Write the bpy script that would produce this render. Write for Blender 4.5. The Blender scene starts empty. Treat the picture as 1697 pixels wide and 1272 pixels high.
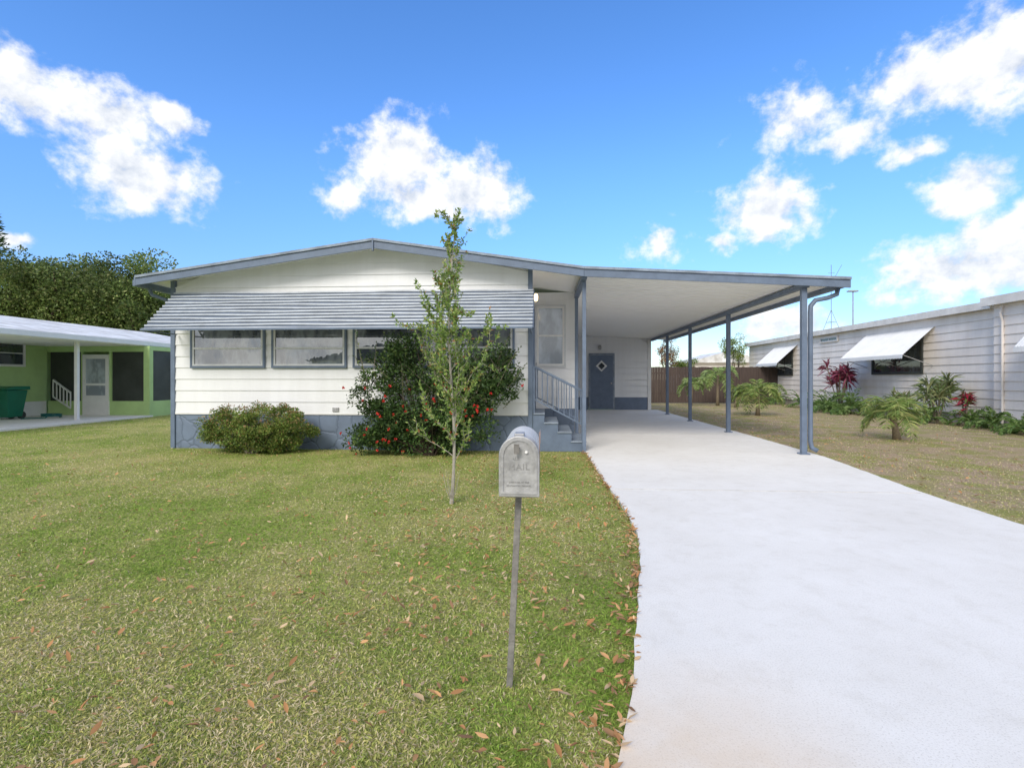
import bpy, math, numpy as np
from mathutils import Matrix, Vector
R = np.random.RandomState(7)
scene = bpy.context.scene
scene.view_settings.view_transform = 'Standard'
scene.view_settings.look = 'None'
scene.view_settings.exposure = 0
COL = scene.collection
H = 1.35

# ------------------------------------------------------------------ helpers
def nt(m):
    m.use_nodes = True
    t = m.node_tree
    t.nodes.clear()
    return t

def mat(name, col, rough=0.6, amt=0.12, scale=3.0, bump=0.0, bscale=60.0, metal=0.0, streak=0.0, spec=0.4, dirt=None, dirtamt=0.0):
    m = bpy.data.materials.new(name); t = nt(m); N = t.nodes; L = t.links
    out = N.new('ShaderNodeOutputMaterial'); b = N.new('ShaderNodeBsdfPrincipled')
    L.new(b.outputs[0], out.inputs[0])
    tc = N.new('ShaderNodeTexCoord')
    n = N.new('ShaderNodeTexNoise'); n.inputs['Scale'].default_value = scale; n.inputs['Detail'].default_value = 6
    n.inputs['Roughness'].default_value = 0.65
    src = tc.outputs['Object']
    if streak:
        mp = N.new('ShaderNodeMapping'); mp.inputs['Scale'].default_value = (streak, streak, 0.25)
        L.new(src, mp.inputs[0]); L.new(mp.outputs[0], n.inputs['Vector'])
    else:
        L.new(src, n.inputs['Vector'])
    r = N.new('ShaderNodeValToRGB')
    r.color_ramp.elements[0].position = 0.3; r.color_ramp.elements[1].position = 0.7
    c = np.array(col)
    d = c * (1 - amt) if dirt is None else c * (1 - dirtamt) + np.array(dirt) * dirtamt
    r.color_ramp.elements[0].color = (*d, 1); r.color_ramp.elements[1].color = (*np.minimum(c * (1 + amt * 0.5), 0.95), 1)
    L.new(n.outputs[0], r.inputs[0]); L.new(r.outputs[0], b.inputs['Base Color'])
    b.inputs['Roughness'].default_value = rough; b.inputs['Metallic'].default_value = metal
    b.inputs['Specular IOR Level'].default_value = spec
    if bump:
        n2 = N.new('ShaderNodeTexNoise'); n2.inputs['Scale'].default_value = bscale; n2.inputs['Detail'].default_value = 4
        L.new(src, n2.inputs['Vector'])
        bp = N.new('ShaderNodeBump'); bp.inputs['Strength'].default_value = bump; bp.inputs['Distance'].default_value = 0.01
        L.new(n2.outputs[0], bp.inputs['Height']); L.new(bp.outputs[0], b.inputs['Normal'])
    return m

def leafmat(name, transl=0.25, rough=0.5, spec=0.3):
    m = bpy.data.materials.new(name); t = nt(m); N = t.nodes; L = t.links
    out = N.new('ShaderNodeOutputMaterial'); b = N.new('ShaderNodeBsdfPrincipled')
    a = N.new('ShaderNodeAttribute'); a.attribute_name = 'Col'
    tr = N.new('ShaderNodeBsdfTranslucent'); mx = N.new('ShaderNodeMixShader'); mx.inputs[0].default_value = transl
    L.new(a.outputs['Color'], b.inputs['Base Color']); L.new(a.outputs['Color'], tr.inputs['Color'])
    b.inputs['Roughness'].default_value = rough; b.inputs['Specular IOR Level'].default_value = spec
    L.new(b.outputs[0], mx.inputs[1]); L.new(tr.outputs[0], mx.inputs[2]); L.new(mx.outputs[0], out.inputs[0])
    return m

def par(o, p):
    if p is not None:
        o.parent = p
        o.matrix_parent_inverse = Matrix.Translation(-Vector(p.location)) if p.type == 'EMPTY' else Matrix.Identity(4)

def tag(o, label=None, category=None, kind=None, group=None):
    if label: o["label"] = label
    if category: o["category"] = category
    if kind: o["kind"] = kind
    if group: o["group"] = group
    return o

def empty(name, loc, label, category, group=None):
    o = bpy.data.objects.new(name, None); o.location = loc; o.empty_display_size = 0.3
    COL.objects.link(o); return tag(o, label, category, None, group)

class MB:
    def __init__(s): s.v = []; s.f = []
    def add(s, vs, fs):
        b = len(s.v); s.v += [tuple(map(float, v)) for v in vs]; s.f += [tuple(b + i for i in f) for f in fs]; return s
    def box(s, x0, x1, y0, y1, z0, z1):
        return s.add([(x0,y0,z0),(x1,y0,z0),(x1,y1,z0),(x0,y1,z0),(x0,y0,z1),(x1,y0,z1),(x1,y1,z1),(x0,y1,z1)],
                     [(0,3,2,1),(4,5,6,7),(0,1,5,4),(1,2,6,5),(2,3,7,6),(3,0,4,7)])
    def prism(s, poly, axis, a0, a1):
        n = len(poly); vs = []
        for a in (a0, a1):
            for (p, q) in poly:
                vs.append((p, a, q) if axis == 'y' else ((a, p, q) if axis == 'x' else (p, q, a)))
        fs = [tuple(range(n)), tuple(range(2*n-1, n-1, -1))] + [(i, i+n, (i+1)%n+n, (i+1)%n) for i in range(n)]
        return s.add(vs, fs)
    def tube(s, pts, rad, k=6, cap=True):
        pts = [np.array(p, float) for p in pts]; n = len(pts)
        if not hasattr(rad, '__len__'): rad = [rad]*n
        vs = []; ref = None
        for i, p in enumerate(pts):
            d = pts[min(i+1, n-1)] - pts[max(i-1, 0)]; d = d/ (np.linalg.norm(d)+1e-9)
            if ref is None:
                ref = np.array([1,0,0]) if abs(d[0]) < .8 else np.array([0,1,0])
            a = np.cross(d, ref); a /= np.linalg.norm(a)+1e-9; b = np.cross(d, a); ref = np.cross(a, d)
            for j in range(k):
                th = 2*math.pi*(j+.5)/k
                vs.append(p + rad[i]*(math.cos(th)*a + math.sin(th)*b))
        fs = [(i*k+j, i*k+(j+1)%k, (i+1)*k+(j+1)%k, (i+1)*k+j) for i in range(n-1) for j in range(k)]
        if cap: fs += [tuple(range(k-1,-1,-1)), tuple((n-1)*k+j for j in range(k))]
        return s.add(vs, fs)
    def bar(s, p, q, w, h=None):
        h = h or w; p = np.array(p,float); q = np.array(q,float); d = q-p; d /= np.linalg.norm(d)
        up = np.array([0,0,1]) if abs(d[2]) < .9 else np.array([0,1,0])
        a = np.cross(d, up); a /= np.linalg.norm(a); b = np.cross(a, d)
        vs = [c + sx*a*w/2 + sy*b*h/2 for c in (p, q) for sx, sy in ((-1,-1),(1,-1),(1,1),(-1,1))]
        return s.add(vs, [(3,2,1,0),(4,5,6,7),(0,1,5,4),(1,2,6,5),(2,3,7,6),(3,0,4,7)])
    def build(s, name, m, parent=None, smooth=False, bevel=0.0, label=None, category=None, kind=None, group=None):
        me = bpy.data.meshes.new(name); me.from_pydata(s.v, [], s.f); me.update()
        o = bpy.data.objects.new(name, me); COL.objects.link(o)
        if m: me.materials.append(m)
        if smooth: me.polygons.foreach_set('use_smooth', [True]*len(me.polygons))
        if bevel:
            bv = o.modifiers.new('bevel', 'BEVEL'); bv.width = bevel; bv.segments = 2; bv.limit_method = 'ANGLE'
        par(o, parent); tag(o, label, category, kind, group); return o

def fast(name, V, F, C, m, parent=None, **kw):
    V = np.asarray(V, np.float32); F = np.asarray(F, np.int32)
    me = bpy.data.meshes.new(name); k = F.shape[1]
    me.vertices.add(len(V)); me.vertices.foreach_set('co', V.ravel())
    me.loops.add(F.size); me.loops.foreach_set('vertex_index', F.ravel())
    me.polygons.add(len(F)); me.polygons.foreach_set('loop_start', np.arange(0, F.size, k, dtype=np.int32))
    me.update(calc_edges=True)
    ca = me.color_attributes.new('Col', 'FLOAT_COLOR', 'POINT')
    c4 = np.ones((len(V), 4), np.float32); c4[:, :3] = np.clip(C, 0, .85); ca.data.foreach_set('color', c4.ravel())
    me.materials.append(m); o = bpy.data.objects.new(name, me); COL.objects.link(o)
    par(o, parent); tag(o, **kw); return o

def norm(a): return a / (np.linalg.norm(a, axis=-1, keepdims=True) + 1e-9)
def leafset(P, D, L, W, C, fold=0.25, droop=0.0):
    n = len(P); D = norm(D); S = norm(np.cross(D, R.normal(size=(n,3)))); Nn = np.cross(S, D)
    L = np.broadcast_to(L, (n,))[:, None]; W = np.broadcast_to(W, (n,))[:, None]
    mid = P + D*L*.45 + Nn*W*fold
    V = np.stack([P, mid + S*W/2, P + D*L - np.array([0,0,1])*L*droop, mid - S*W/2], 1).reshape(-1, 3)
    F = np.arange(4*n).reshape(n, 4)
    return V, F, np.repeat(C, 4, 0)
def cat(sets):
    V = []; F = []; C = []; b = 0
    for v, f, c in sets:
        V.append(v); F.append(f + b); C.append(c); b += len(v)
    return np.concatenate(V), np.concatenate(F), np.concatenate(C)
def cols(n, pal, w=None, jit=0.2):
    pal = np.array(pal, float); i = R.choice(len(pal), n, p=w)
    return pal[i] * (1 + jit*R.uniform(-1, 1, (n, 1)))
def clumps(center, rad, K, per, rk, L, W, pal, w=None, surf=0.55, up=0.4, droop=0.1, zmin=0.03, clumpvar=0.3, tip=None):
    center = np.array(center); rad = np.array(rad)
    out = []; cs = []
    for k in range(K):
        d = norm(R.normal(size=3)); c = center + rad*d*(surf + (1-surf)*R.rand())*0.92*(1 if R.rand()<.8 else .6)
        r = R.uniform(*rk); cs.append(c)
        d = norm(R.normal(size=(per,3))); P = c + r*d*(R.rand(per,1)**0.35)*np.array([1.1,1.1,.8])
        P = P[P[:,2] > zmin]; n = len(P)
        D = (P-c)/r + R.normal(size=(n,3))*.6 + np.array([0,0,up])
        C = cols(n, pal, w)*(1+clumpvar*R.uniform(-1,1))
        if tip is not None:
            f = (P[:,2] > c[2]+.45*r) & (R.rand(n) < .6) & (c[2] > center[2]); C[f] = np.array(tip)*R.uniform(.7,1.2)
        out.append(leafset(P, D, R.uniform(.7,1.2,n)*L, R.uniform(.7,1.2,n)*W, C, droop=droop))
    return cat(out), cs

# ------------------------------------------------------------------ materials
M_WHITE = mat('white_siding_paint', (.835,.835,.84), .5, .06, 2.0, streak=2.5, dirt=(.62,.61,.59), dirtamt=.2)
M_CREAM = mat('cream_siding_paint', (.88,.82,.77), .55, .1, 1.2, streak=1.5, dirt=(.60,.51,.44), dirtamt=.4)
M_BLUE = mat('blue_grey_paint', (.155,.20,.28), .45, .2, 5.0, bump=.1)
M_BLUELT = mat('chalky_blue_paint', (.28,.33,.40), .55, .45, 4.0)
M_CEIL = mat('ceiling_white', (.945,.94,.93), .55, .03, 2.0)
M_FRAME = mat('aluminium_frame', (.66,.67,.68), .45, .12, 6.0)
M_SLATL = mat('awning_slat_white', (.45,.49,.54), .4, .25, 3.0)
M_SLATD = mat('awning_slat_shaded_blue', (.11,.15,.225), .45, .25, 3.0)  # shade of the louvre undersides painted into this blue
M_GREEN = mat('green_paint', (.46,.64,.27), .6, .12, 2.0)
M_ROOFW = mat('weathered_white_roof', (.80,.79,.77), .7, .5, 1.6, dirt=(.25,.22,.18), dirtamt=.6)
M_PALEW = mat('pale_white_paint', (.82,.81,.79), .5, .08, 3.0)
M_DARK = mat('dark_screen', (.05,.055,.05), .5, .4, 1.5)
M_GALV = mat('galvanised_metal', (.45,.445,.44), .48, .38, 16.0, metal=.35, bump=.25, bscale=40)
M_POST = mat('mailbox_pole_metal', (.27,.255,.235), .65, .4, 25.0, metal=.2, bump=.3)
M_BARK = mat('bark', (.24,.2,.15), .9, .4, 12.0, bump=.6)
M_BARKD = mat('dark_bark', (.07,.05,.035), .9, .4, 5.0, bump=.6, bscale=20)
M_WOOD = mat('brown_fence_wood', (.085,.06,.05), .8, .4, 3.0, streak=4.0)
M_BIN = mat('green_plastic', (.01,.16,.09), .4, .15, 4.0)
M_LEAF = leafmat('leaf')
M_LITTER = leafmat('dry_leaf', .1, .7)
M_GRASS = leafmat('grass_blade', .3, .7, .12)
M_FLOWER = leafmat('petal', .15, .5)

def mixrgb(N, L, a, b, f, blend='MIX'):
    m = N.new('ShaderNodeMix'); m.data_type = 'RGBA'; m.blend_type = blend
    for i, v in ((0, f), (6, a), (7, b)):
        if isinstance(v, (int, float, tuple)): m.inputs[i].default_value = v
        else: L.new(v, m.inputs[i])
    return m.outputs[2]
def ramp(N, L, src, p0, p1, c0, c1):
    r = N.new('ShaderNodeValToRGB'); r.color_ramp.elements[0].position = p0; r.color_ramp.elements[1].position = p1
    r.color_ramp.elements[0].color = (*c0, 1); r.color_ramp.elements[1].color = (*c1, 1); L.new(src, r.inputs[0]); return r.outputs[0]
def nz(N, L, src, sc, det=5, ro=.65):
    n = N.new('ShaderNodeTexNoise'); n.inputs['Scale'].default_value = sc; n.inputs['Detail'].default_value = det; n.inputs['Roughness'].default_value = ro
    L.new(src, n.inputs['Vector']); return n.outputs[0]

def glassmat(name, base, rough=.05, lo=.5, spec=.8, ior=1.6):
    m = bpy.data.materials.new(name); t = nt(m); N = t.nodes; L = t.links
    out = N.new('ShaderNodeOutputMaterial'); b = N.new('ShaderNodeBsdfPrincipled'); L.new(b.outputs[0], out.inputs[0])
    tc = N.new('ShaderNodeTexCoord'); mp = N.new('ShaderNodeMapping'); mp.inputs['Scale'].default_value = (2.2, 2.2, 1.1)
    L.new(tc.outputs['Object'], mp.inputs[0]); n = nz(N, L, mp.outputs[0], 1.3, 3)
    c = np.array(base); L.new(ramp(N, L, n, .42, .58, c*lo, c*1.25), b.inputs['Base Color'])
    b.inputs['Roughness'].default_value = rough; b.inputs['Specular IOR Level'].default_value = spec; b.inputs['IOR'].default_value = ior
    bp = N.new('ShaderNodeBump'); bp.inputs['Strength'].default_value = .03; bp.inputs['Distance'].default_value = .05
    L.new(n, bp.inputs['Height']); L.new(bp.outputs[0], b.inputs['Normal'])
    return m
M_GLASS = glassmat('window_glass', (.17,.185,.20), ior=2.1, spec=1.0, lo=.25, rough=.01)
M_GLASSL = glassmat('bright_window_glass', (.38,.42,.47), .10, .8)
M_GLASSD = glassmat('dark_window_glass', (.04,.05,.06))

def stonemat():
    m = bpy.data.materials.new('painted_flagstone'); t = nt(m); N = t.nodes; L = t.links
    out = N.new('ShaderNodeOutputMaterial'); b = N.new('ShaderNodeBsdfPrincipled'); L.new(b.outputs[0], out.inputs[0])
    tc = N.new('ShaderNodeTexCoord'); v = N.new('ShaderNodeTexVoronoi'); v.feature = 'DISTANCE_TO_EDGE'; v.inputs['Scale'].default_value = 2.6
    n = N.new('ShaderNodeTexNoise'); n.inputs['Scale'].default_value = 4; n.inputs['Detail'].default_value = 5
    ad = N.new('ShaderNodeVectorMath'); ad.operation = 'MULTIPLY_ADD'; ad.inputs[1].default_value = (.18,)*3
    L.new(tc.outputs['Object'], n.inputs['Vector']); L.new(n.outputs['Color'], ad.inputs[0]); L.new(tc.outputs['Object'], ad.inputs[2])
    L.new(ad.outputs[0], v.inputs['Vector'])
    c = ramp(N, L, v.outputs['Distance'], 0, .03, (.115,.15,.21), (.16,.205,.285))
    rn = N.new('ShaderNodeMapRange'); rn.inputs[1].default_value=.3; rn.inputs[2].default_value=.7; rn.inputs[3].default_value=.88; rn.inputs[4].default_value=1.12; L.new(n.outputs[0], rn.inputs[0])
    mx = N.new('ShaderNodeVectorMath'); mx.operation='SCALE'; L.new(c, mx.inputs[0]); L.new(rn.outputs[0], mx.inputs['Scale'])
    L.new(mx.outputs[0], b.inputs['Base Color'])
    bp = N.new('ShaderNodeBump'); bp.inputs['Strength'].default_value = .5; bp.inputs['Distance'].default_value = .02
    r2 = N.new('ShaderNodeMapRange'); r2.inputs[2].default_value=.06; L.new(v.outputs['Distance'], r2.inputs[0])
    L.new(r2.outputs[0], bp.inputs['Height']); L.new(bp.outputs[0], b.inputs['Normal']); b.inputs['Roughness'].default_value = .6
    return m
M_STONE = stonemat()

def concretemat():
    m = bpy.data.materials.new('painted_concrete'); t = nt(m); N = t.nodes; L = t.links
    out = N.new('ShaderNodeOutputMaterial'); b = N.new('ShaderNodeBsdfPrincipled'); L.new(b.outputs[0], out.inputs[0])
    tc = N.new('ShaderNodeTexCoord'); src = tc.outputs['Object']
    n1 = nz(N, L, src, .7, 9, .7); n2 = nz(N, L, src, 130, 3); n3 = nz(N, L, src, 5, 8, .75)
    c = ramp(N, L, n1, .3, .65, (.77,.735,.685), (.86,.83,.79))
    c = mixrgb(N, L, c, ramp(N, L, n2, .3, .48, (.76,.75,.73), (1,1,1)), .9, 'MULTIPLY')
    c = mixrgb(N, L, c, ramp(N, L, n3, .35, .5, (.9,.89,.87), (1,1,1)), .6, 'MULTIPLY')
    n4 = nz(N, L, src, 1.7, 5)
    sp = N.new('ShaderNodeSeparateXYZ'); L.new(src, sp.inputs[0])
    mr = N.new('ShaderNodeMapRange'); mr.inputs[1].default_value = 2.6; mr.inputs[2].default_value = 1.8; L.new(sp.outputs['Y'], mr.inputs[0])
    mrx = N.new('ShaderNodeMapRange'); mrx.inputs[1].default_value = 1.3; mrx.inputs[2].default_value = .5; L.new(sp.outputs['X'], mrx.inputs[0])
    ml = N.new('ShaderNodeMath'); ml.operation = 'MULTIPLY'; L.new(mr.outputs[0], ml.inputs[0]); L.new(mrx.outputs[0], ml.inputs[1])
    ml2 = N.new('ShaderNodeMath'); ml2.operation = 'MULTIPLY'; L.new(ml.outputs[0], ml2.inputs[0]); L.new(n4, ml2.inputs[1])
    c = mixrgb(N, L, c, (.68,.48,.28,1), ml2.outputs[0])
    L.new(c, b.inputs['Base Color']); b.inputs['Roughness'].default_value = .9; b.inputs['Specular IOR Level'].default_value = .08
    bp = N.new('ShaderNodeBump'); bp.inputs['Strength'].default_value = .25; bp.inputs['Distance'].default_value = .004
    L.new(n2, bp.inputs['Height']); L.new(bp.outputs[0], b.inputs['Normal'])
    return m
M_CONC = concretemat()

def groundmat():
    m = bpy.data.materials.new('lawn_ground'); t = nt(m); N = t.nodes; L = t.links
    out = N.new('ShaderNodeOutputMaterial'); b = N.new('ShaderNodeBsdfPrincipled'); L.new(b.outputs[0], out.inputs[0])
    tc = N.new('ShaderNodeTexCoord'); src = tc.outputs['Object']
    n1 = nz(N, L, src, .8, 8, .7); n2 = nz(N, L, src, 40, 6, .75); n3 = nz(N, L, src, 1.6, 6, .7)
    sp = N.new('ShaderNodeSeparateXYZ'); L.new(src, sp.inputs[0])
    mr = N.new('ShaderNodeMapRange'); mr.inputs[1].default_value = 4.2; mr.inputs[2].default_value = 4.8; mr.inputs[3].default_value = 0; mr.inputs[4].default_value = .95
    L.new(sp.outputs['X'], mr.inputs[0])
    left = ramp(N, L, n1, .38, .62, (.26,.33,.07), (.50,.46,.18))
    right = ramp(N, L, n3, .42, .56, (.36,.34,.13), (.50,.37,.26))
    c = mixrgb(N, L, left, right, mr.outputs[0])
    c = mixrgb(N, L, c, ramp(N, L, n2, .35, .62, (.48,.48,.45), (1.2,1.2,1.2)), 1.0, 'MULTIPLY')
    L.new(c, b.inputs['Base Color']); b.inputs['Roughness'].default_value = .95; b.inputs['Specular IOR Level'].default_value = .1
    bp = N.new('ShaderNodeBump'); bp.inputs['Strength'].default_value = .8; bp.inputs['Distance'].default_value = .03
    L.new(n2, bp.inputs['Height']); L.new(bp.outputs[0], b.inputs['Normal'])
    return m
M_GROUND = groundmat()

# ------------------------------------------------------------------ ground / driveway
MB().add([(-400,-60,0),(400,-60,0),(400,500,0),(-400,500,0)], [(0,1,2,3)]).build('ground', M_GROUND, label='short patchy green lawn with dry spots', category='lawn', kind='structure')

LE = [(-6,-1.2),(-1.6,-.3),(-.45,.6),(.0,1.2),(.2,1.6),(.336,2.03),(.427,2.46),(.56,3.12),(.69,3.72),(.80,4.42),(.82,5.33),(.78,6.69),(.745,9.39),(.745,22.0)]
RE = [(9,-1.2),(6,-.3),(4.9,.8),(4.5,2.0),(4.32,3.4),(4.32,4.9),(4.36,6.08),(4.55,7.5),(4.74,9.0),(4.78,12),(4.78,22.0)]
def edgeX(tab, y):
    s = 0
    for k_ in (-.3,-.15,0,.15,.3): s = s + np.interp(np.asarray(y)+k_, [p[1] for p in tab], [p[0] for p in tab])
    return s/5
mb = MB(); ys = np.linspace(-.8, 22.0, 300); vs = []
for y in ys:
    jl = .004*math.sin(y*9)+.003*math.sin(y*23)+.003*math.sin(y*61); vs += [(edgeX(LE,y)+jl, y, .03), (edgeX(RE,y)-jl, y, .03)]
n = len(ys)
skirt = [(v[0], v[1], -.02) for v in vs]
fs = [(2*i, 2*i+1, 2*i+3, 2*i+2) for i in range(n-1)] + [(2*i, 2*i+2, 2*n+2*i+2, 2*n+2*i) for i in range(n-1)] + [(2*i+3, 2*i+1, 2*n+2*i+1, 2*n+2*i+3) for i in range(n-1)]
mb.add(vs+skirt, fs)
mb.build('driveway', M_CONC, label='pale concrete driveway running under the carport', category='driveway', kind='structure')
M_JOINT = mat('joint_dirt', (.60,.57,.52), .9, .3, 10)
mb = MB()
for y in (6.2, 12.4, 15.8, 19.0):
    mb.box(edgeX(LE,y)+.05, edgeX(RE,y)-.05, y-.004, y+.004, .02, .0335)
mb.build('driveway_joints', M_JOINT, label='thin control joints in the concrete driveway', category='driveway joint', kind='structure')
MB().add([(-60,-14,.006),(60,-14,.006),(60,-5,.006),(-60,-5,.006)],[(0,1,2,3)]).build('road', mat('asphalt',(.07,.07,.07),.9,.2,5), label='grey asphalt street in front of the lots', category='road', kind='structure')

# ------------------------------------------------------------------ siding
def siding(name, m, parent, p0, d, nrm, length, z0, zt, lap=.22, off=.02, xr=None):
    mb = MB(); p0 = np.array([*p0, 0.]); d = np.array([*d, 0.]); nv = np.array([*nrm, 0.]); z = z0
    while z < zt - .01:
        z1 = min(z+lap, zt)
        a0, b0 = (0, length) if xr is None else xr(z); a1, b1 = (0, length) if xr is None else xr(z1)
        if b0 <= a0: break
        if b1 - a1 < .02: b1 = a1 = max(min((a0+b0)/2 if a1 > 0 else a1, b0), a0)
        zz = np.array([0,0,1.])
        q = [p0+d*a0+nv*off+zz*z, p0+d*b0+nv*off+zz*z, p0+d*b1+nv*off*.15+zz*z1, p0+d*a1+nv*off*.15+zz*z1,
             p0+d*a0+zz*z, p0+d*b0+zz*z]
        mb.add(q, [(0,1,2,3),(4,5,1,0)])
        z = z1
    return mb.build(name, m, parent)

def window(parent, p0, d, nrm, w, z0, z1, rail=None, cas=M_BLUE, fr=M_FRAME, gl=M_GLASS, casw=.04, vr=None, label=None):
    p0 = np.array([*p0, 0.]); d = np.array([*d, 0.]); nv = np.array([*nrm, 0.])
    def bx(mb, a0, a1, h0, h1, o0, o1):
        vs = [p0+d*a+nv*o+np.array([0,0,h]) for h in (h0,h1) for (a,o) in ((a0,o0),(a1,o0),(a1,o1),(a0,o1))]
        mb.add(vs, [(3,2,1,0),(4,5,6,7),(0,1,5,4),(1,2,6,5),(2,3,7,6),(3,0,4,7)])
    mb = MB(); c = casw
    bx(mb,0,w,z0,z0+c,0,.05); bx(mb,0,w,z1-c,z1,0,.05); bx(mb,0,c,z0+c,z1-c,0,.048); bx(mb,w-c,w,z0+c,z1-c,0,.048)
    W = mb.build('window', cas, parent, bevel=.003, label=label)
    mb = MB(); a, b, lo, hi, g = c+.002, w-c-.002, z0+c+.002, z1-c-.002, .035
    bx(mb,a,b,lo,lo+g,0,.042); bx(mb,a,b,hi-g,hi,0,.042); bx(mb,a,a+g,lo+g,hi-g,0,.04); bx(mb,b-g,b,lo+g,hi-g,0,.04)
    for rz in ([] if rail is None else rail): bx(mb,a+g,b-g,rz-.018,rz+.018,0,.045)
    if vr is not None: bx(mb,vr-.018,vr+.018,lo+g,hi-g,0,.038)
    mb.build('frame', fr, W, bevel=.002)
    mb = MB(); vs = [p0+d*q+nv*.022+np.array([0,0,h]) for h,q in ((lo,a),(lo,b),(hi,b),(hi,a))]; mb.add(vs, [(0,1,2,3)])
    mb.build('pane', gl, W)
    return W

# ------------------------------------------------------------------ MAIN HOUSE
YF = 9.55; XL = -7.19; XC = -.25; XR = .69; YR = 11.5; YB = 22.0; ZS = .68
PK = (-3.09, 3.87); EL = (-7.60, 3.25); ER = (.70, 3.31); CR = (5.12, 3.07)
def rooftop(x):
    return np.interp(x, [EL[0], PK[0], ER[0]], [EL[1], PK[1], ER[1]])
def cz(x): return np.interp(x, [ER[0], CR[0]], [ER[1], CR[1]])
def xrange_(z, a, b):
    zz = z + .06; lo = a; hi = b
    if zz > rooftop(a): lo = EL[0] + (zz-EL[1])/(PK[1]-EL[1])*(PK[0]-EL[0])
    if zz > rooftop(b): hi = PK[0] + (PK[1]-zz)/(PK[1]-ER[1])*(ER[0]-PK[0])
    return lo, hi
def xback(z):
    b = 4.37 if z+.072 <= cz(4.37) else ER[0] + (ER[1]-z-.072)/(ER[1]-CR[1])*(CR[0]-ER[0])
    return 0, max(b-XR, 0)
house = empty('mobile_home', (-3.2, 15, 0), 'white double-wide mobile home with blue-grey trim and attached carport', 'house')
siding('wall', M_WHITE, house, (XL, YF), (1,0), (0,-1), XC-XL, ZS, 3.80, xr=lambda z: tuple(v-XL for v in xrange_(z, XL, XC)))
MB().add([(XL+.01,YF+.03,ZS),(XC-.01,YF+.03,ZS),(XC-.01,YF+.03,3.4),(PK[0],YF+.03,3.8),(XL+.01,YF+.03,3.24)],[(0,1,2,3,4)]).build('wall', M_WHITE, house)
siding('wall', M_WHITE, house, (XC, YF), (0,1), (1,0), YR-YF, ZS, 3.40)
siding('wall', M_WHITE, house, (XC, YR), (1,0), (0,-1), XR-XC, ZS, 3.27)
siding('wall', M_WHITE, house, (XR, YR), (0,1), (1,0), YB-YR, .5, 3.25)
siding('wall', M_WHITE, house, (XL, 22.0), (0,-1), (-1,0), 22.0-YF, ZS, 3.25)
siding('wall', M_WHITE, house, (XR+.001, YB), (1,0), (0,-1), 4.37-XR, .56, 3.24, lap=.25, off=.045, xr=xback)
MB().add([(XR+.01,YB+.05,.1),(4.4,YB+.05,.1),(4.4,YB+.05,cz(4.4)-.07),(XR+.01,YB+.05,3.24)],[(0,1,2,3)]).build('wall', M_WHITE, house)
MB().box(XR+.03, 1.86, YB-.03, YB+.04, 0, .56).build('base_board', M_BLUE, house)
MB().box(2.99, 4.35, YB-.03, YB+.04, 0, .56).build('base_board', M_BLUE, house)
MB().box(4.36, 4.5, YB-.05, YB+3.2, 0, 3.02).build('corner_trim', M_PALEW, house)
MB().box(XL+.02, XC-.02, YF-.005, YF+.08, 0, ZS).build('skirting', M_STONE, house, label='blue-grey painted flagstone skirting')
MB().box(XL+.015, XL+.09, YF+.082, 22, 0, ZS).build('skirting', M_STONE, house)
MB().box(XC, XR-.02, YR, YR+.08, 0, ZS).build('skirting', M_STONE, house)
MB().box(XR-.08, XR-.02, YR+.082, YB-.05, 0, .5).build('skirting', M_STONE, house)
MB().box(XL-.05, XL+.035, YF-.035, YF+.06, 0, 3.26).build('corner_trim', M_BLUE, house, bevel=.004)
MB().box(XC-.05, XC+.035, YF-.035, YF+.06, .0, 3.42).build('corner_trim', M_BLUE, house, bevel=.004)
MB().box(XL+.04, XC-.055, YF-.028, YF-.004, ZS-.02, ZS+.012).build('trim_strip', M_PALEW, house)
th = .06
def band(pts, drop0, drop1): return [(x, z-drop0) for x, z in pts] + [(x, z-drop1) for x, z in reversed(pts)]
MB().prism(band([EL, PK, ER], .0, th), 'y', 9.12, 22.4).build('roof', M_CEIL, house)
rf = MB()
for seg in ([EL, PK], [PK, ER]):
    rf.prism(band(seg, .035, .165), 'y', 9.09, 9.118)
rf.prism([(EL[0]-.03,EL[1]-.165),(EL[0]-.001,EL[1]-.165),(EL[0]-.001,EL[1]-.01),(EL[0]-.03,EL[1]-.01)], 'y', 9.09, 22.4)
rf.build('fascia', M_BLUE, house, bevel=.003)
de = MB()
for seg in ([EL, PK], [PK, ER]):
    de.prism(band(seg, -.015, .032), 'y', 9.065, 9.30)
de.build('drip_edge', M_BLUELT, house, bevel=.003)
MB().box(PK[0]-.012, PK[0]+.012, 9.06, 9.12, 3.66, 3.87).build('ridge_cap', M_BLUE, house)
MB().box(EL[0]-.11, EL[0]-.032, 9.15, 22.4, 3.08, 3.2).build('gutter', M_BLUE, house, bevel=.01)
MB().tube([(EL[0]-.06,9.5,3.1),(EL[0]-.04,9.55,2.98),(XL-.14,9.62,2.86),(XL-.1,9.66,2.7),(XL-.1,9.66,.12)], .035, 8).build('downspout', M_BLUE, house)
for x0, x1 in ((-6.83,-5.34),(-5.21,-3.74),(-3.62,-2.145),(-2.03,-.55)):
    window(house, (x0, YF-.012), (1,0), (0,-1), x1-x0, 1.55, 2.62, rail=(1.93,))
window(house, (-.2, YR-.012), (1,0), (0,-1), .68, 1.60, 2.99, rail=(2.3,), cas=M_FRAME, fr=M_PALEW, gl=M_GLASSL)
dd = MB().box(XC+.022, XC+.06, 9.95, 10.85, .70, 2.75).build('door', M_BLUE, house, label='blue-grey entry door above the steps')
MB().box(XC+.06, XC+.10, 10.74, 10.79, 1.62, 1.68).build('handle', M_GALV, dd)
pl = MB().box(XC+.02, XC+.05, 9.86, 9.94, 2.86, 2.98).build('porch_lamp', M_PALEW, house)
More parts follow.
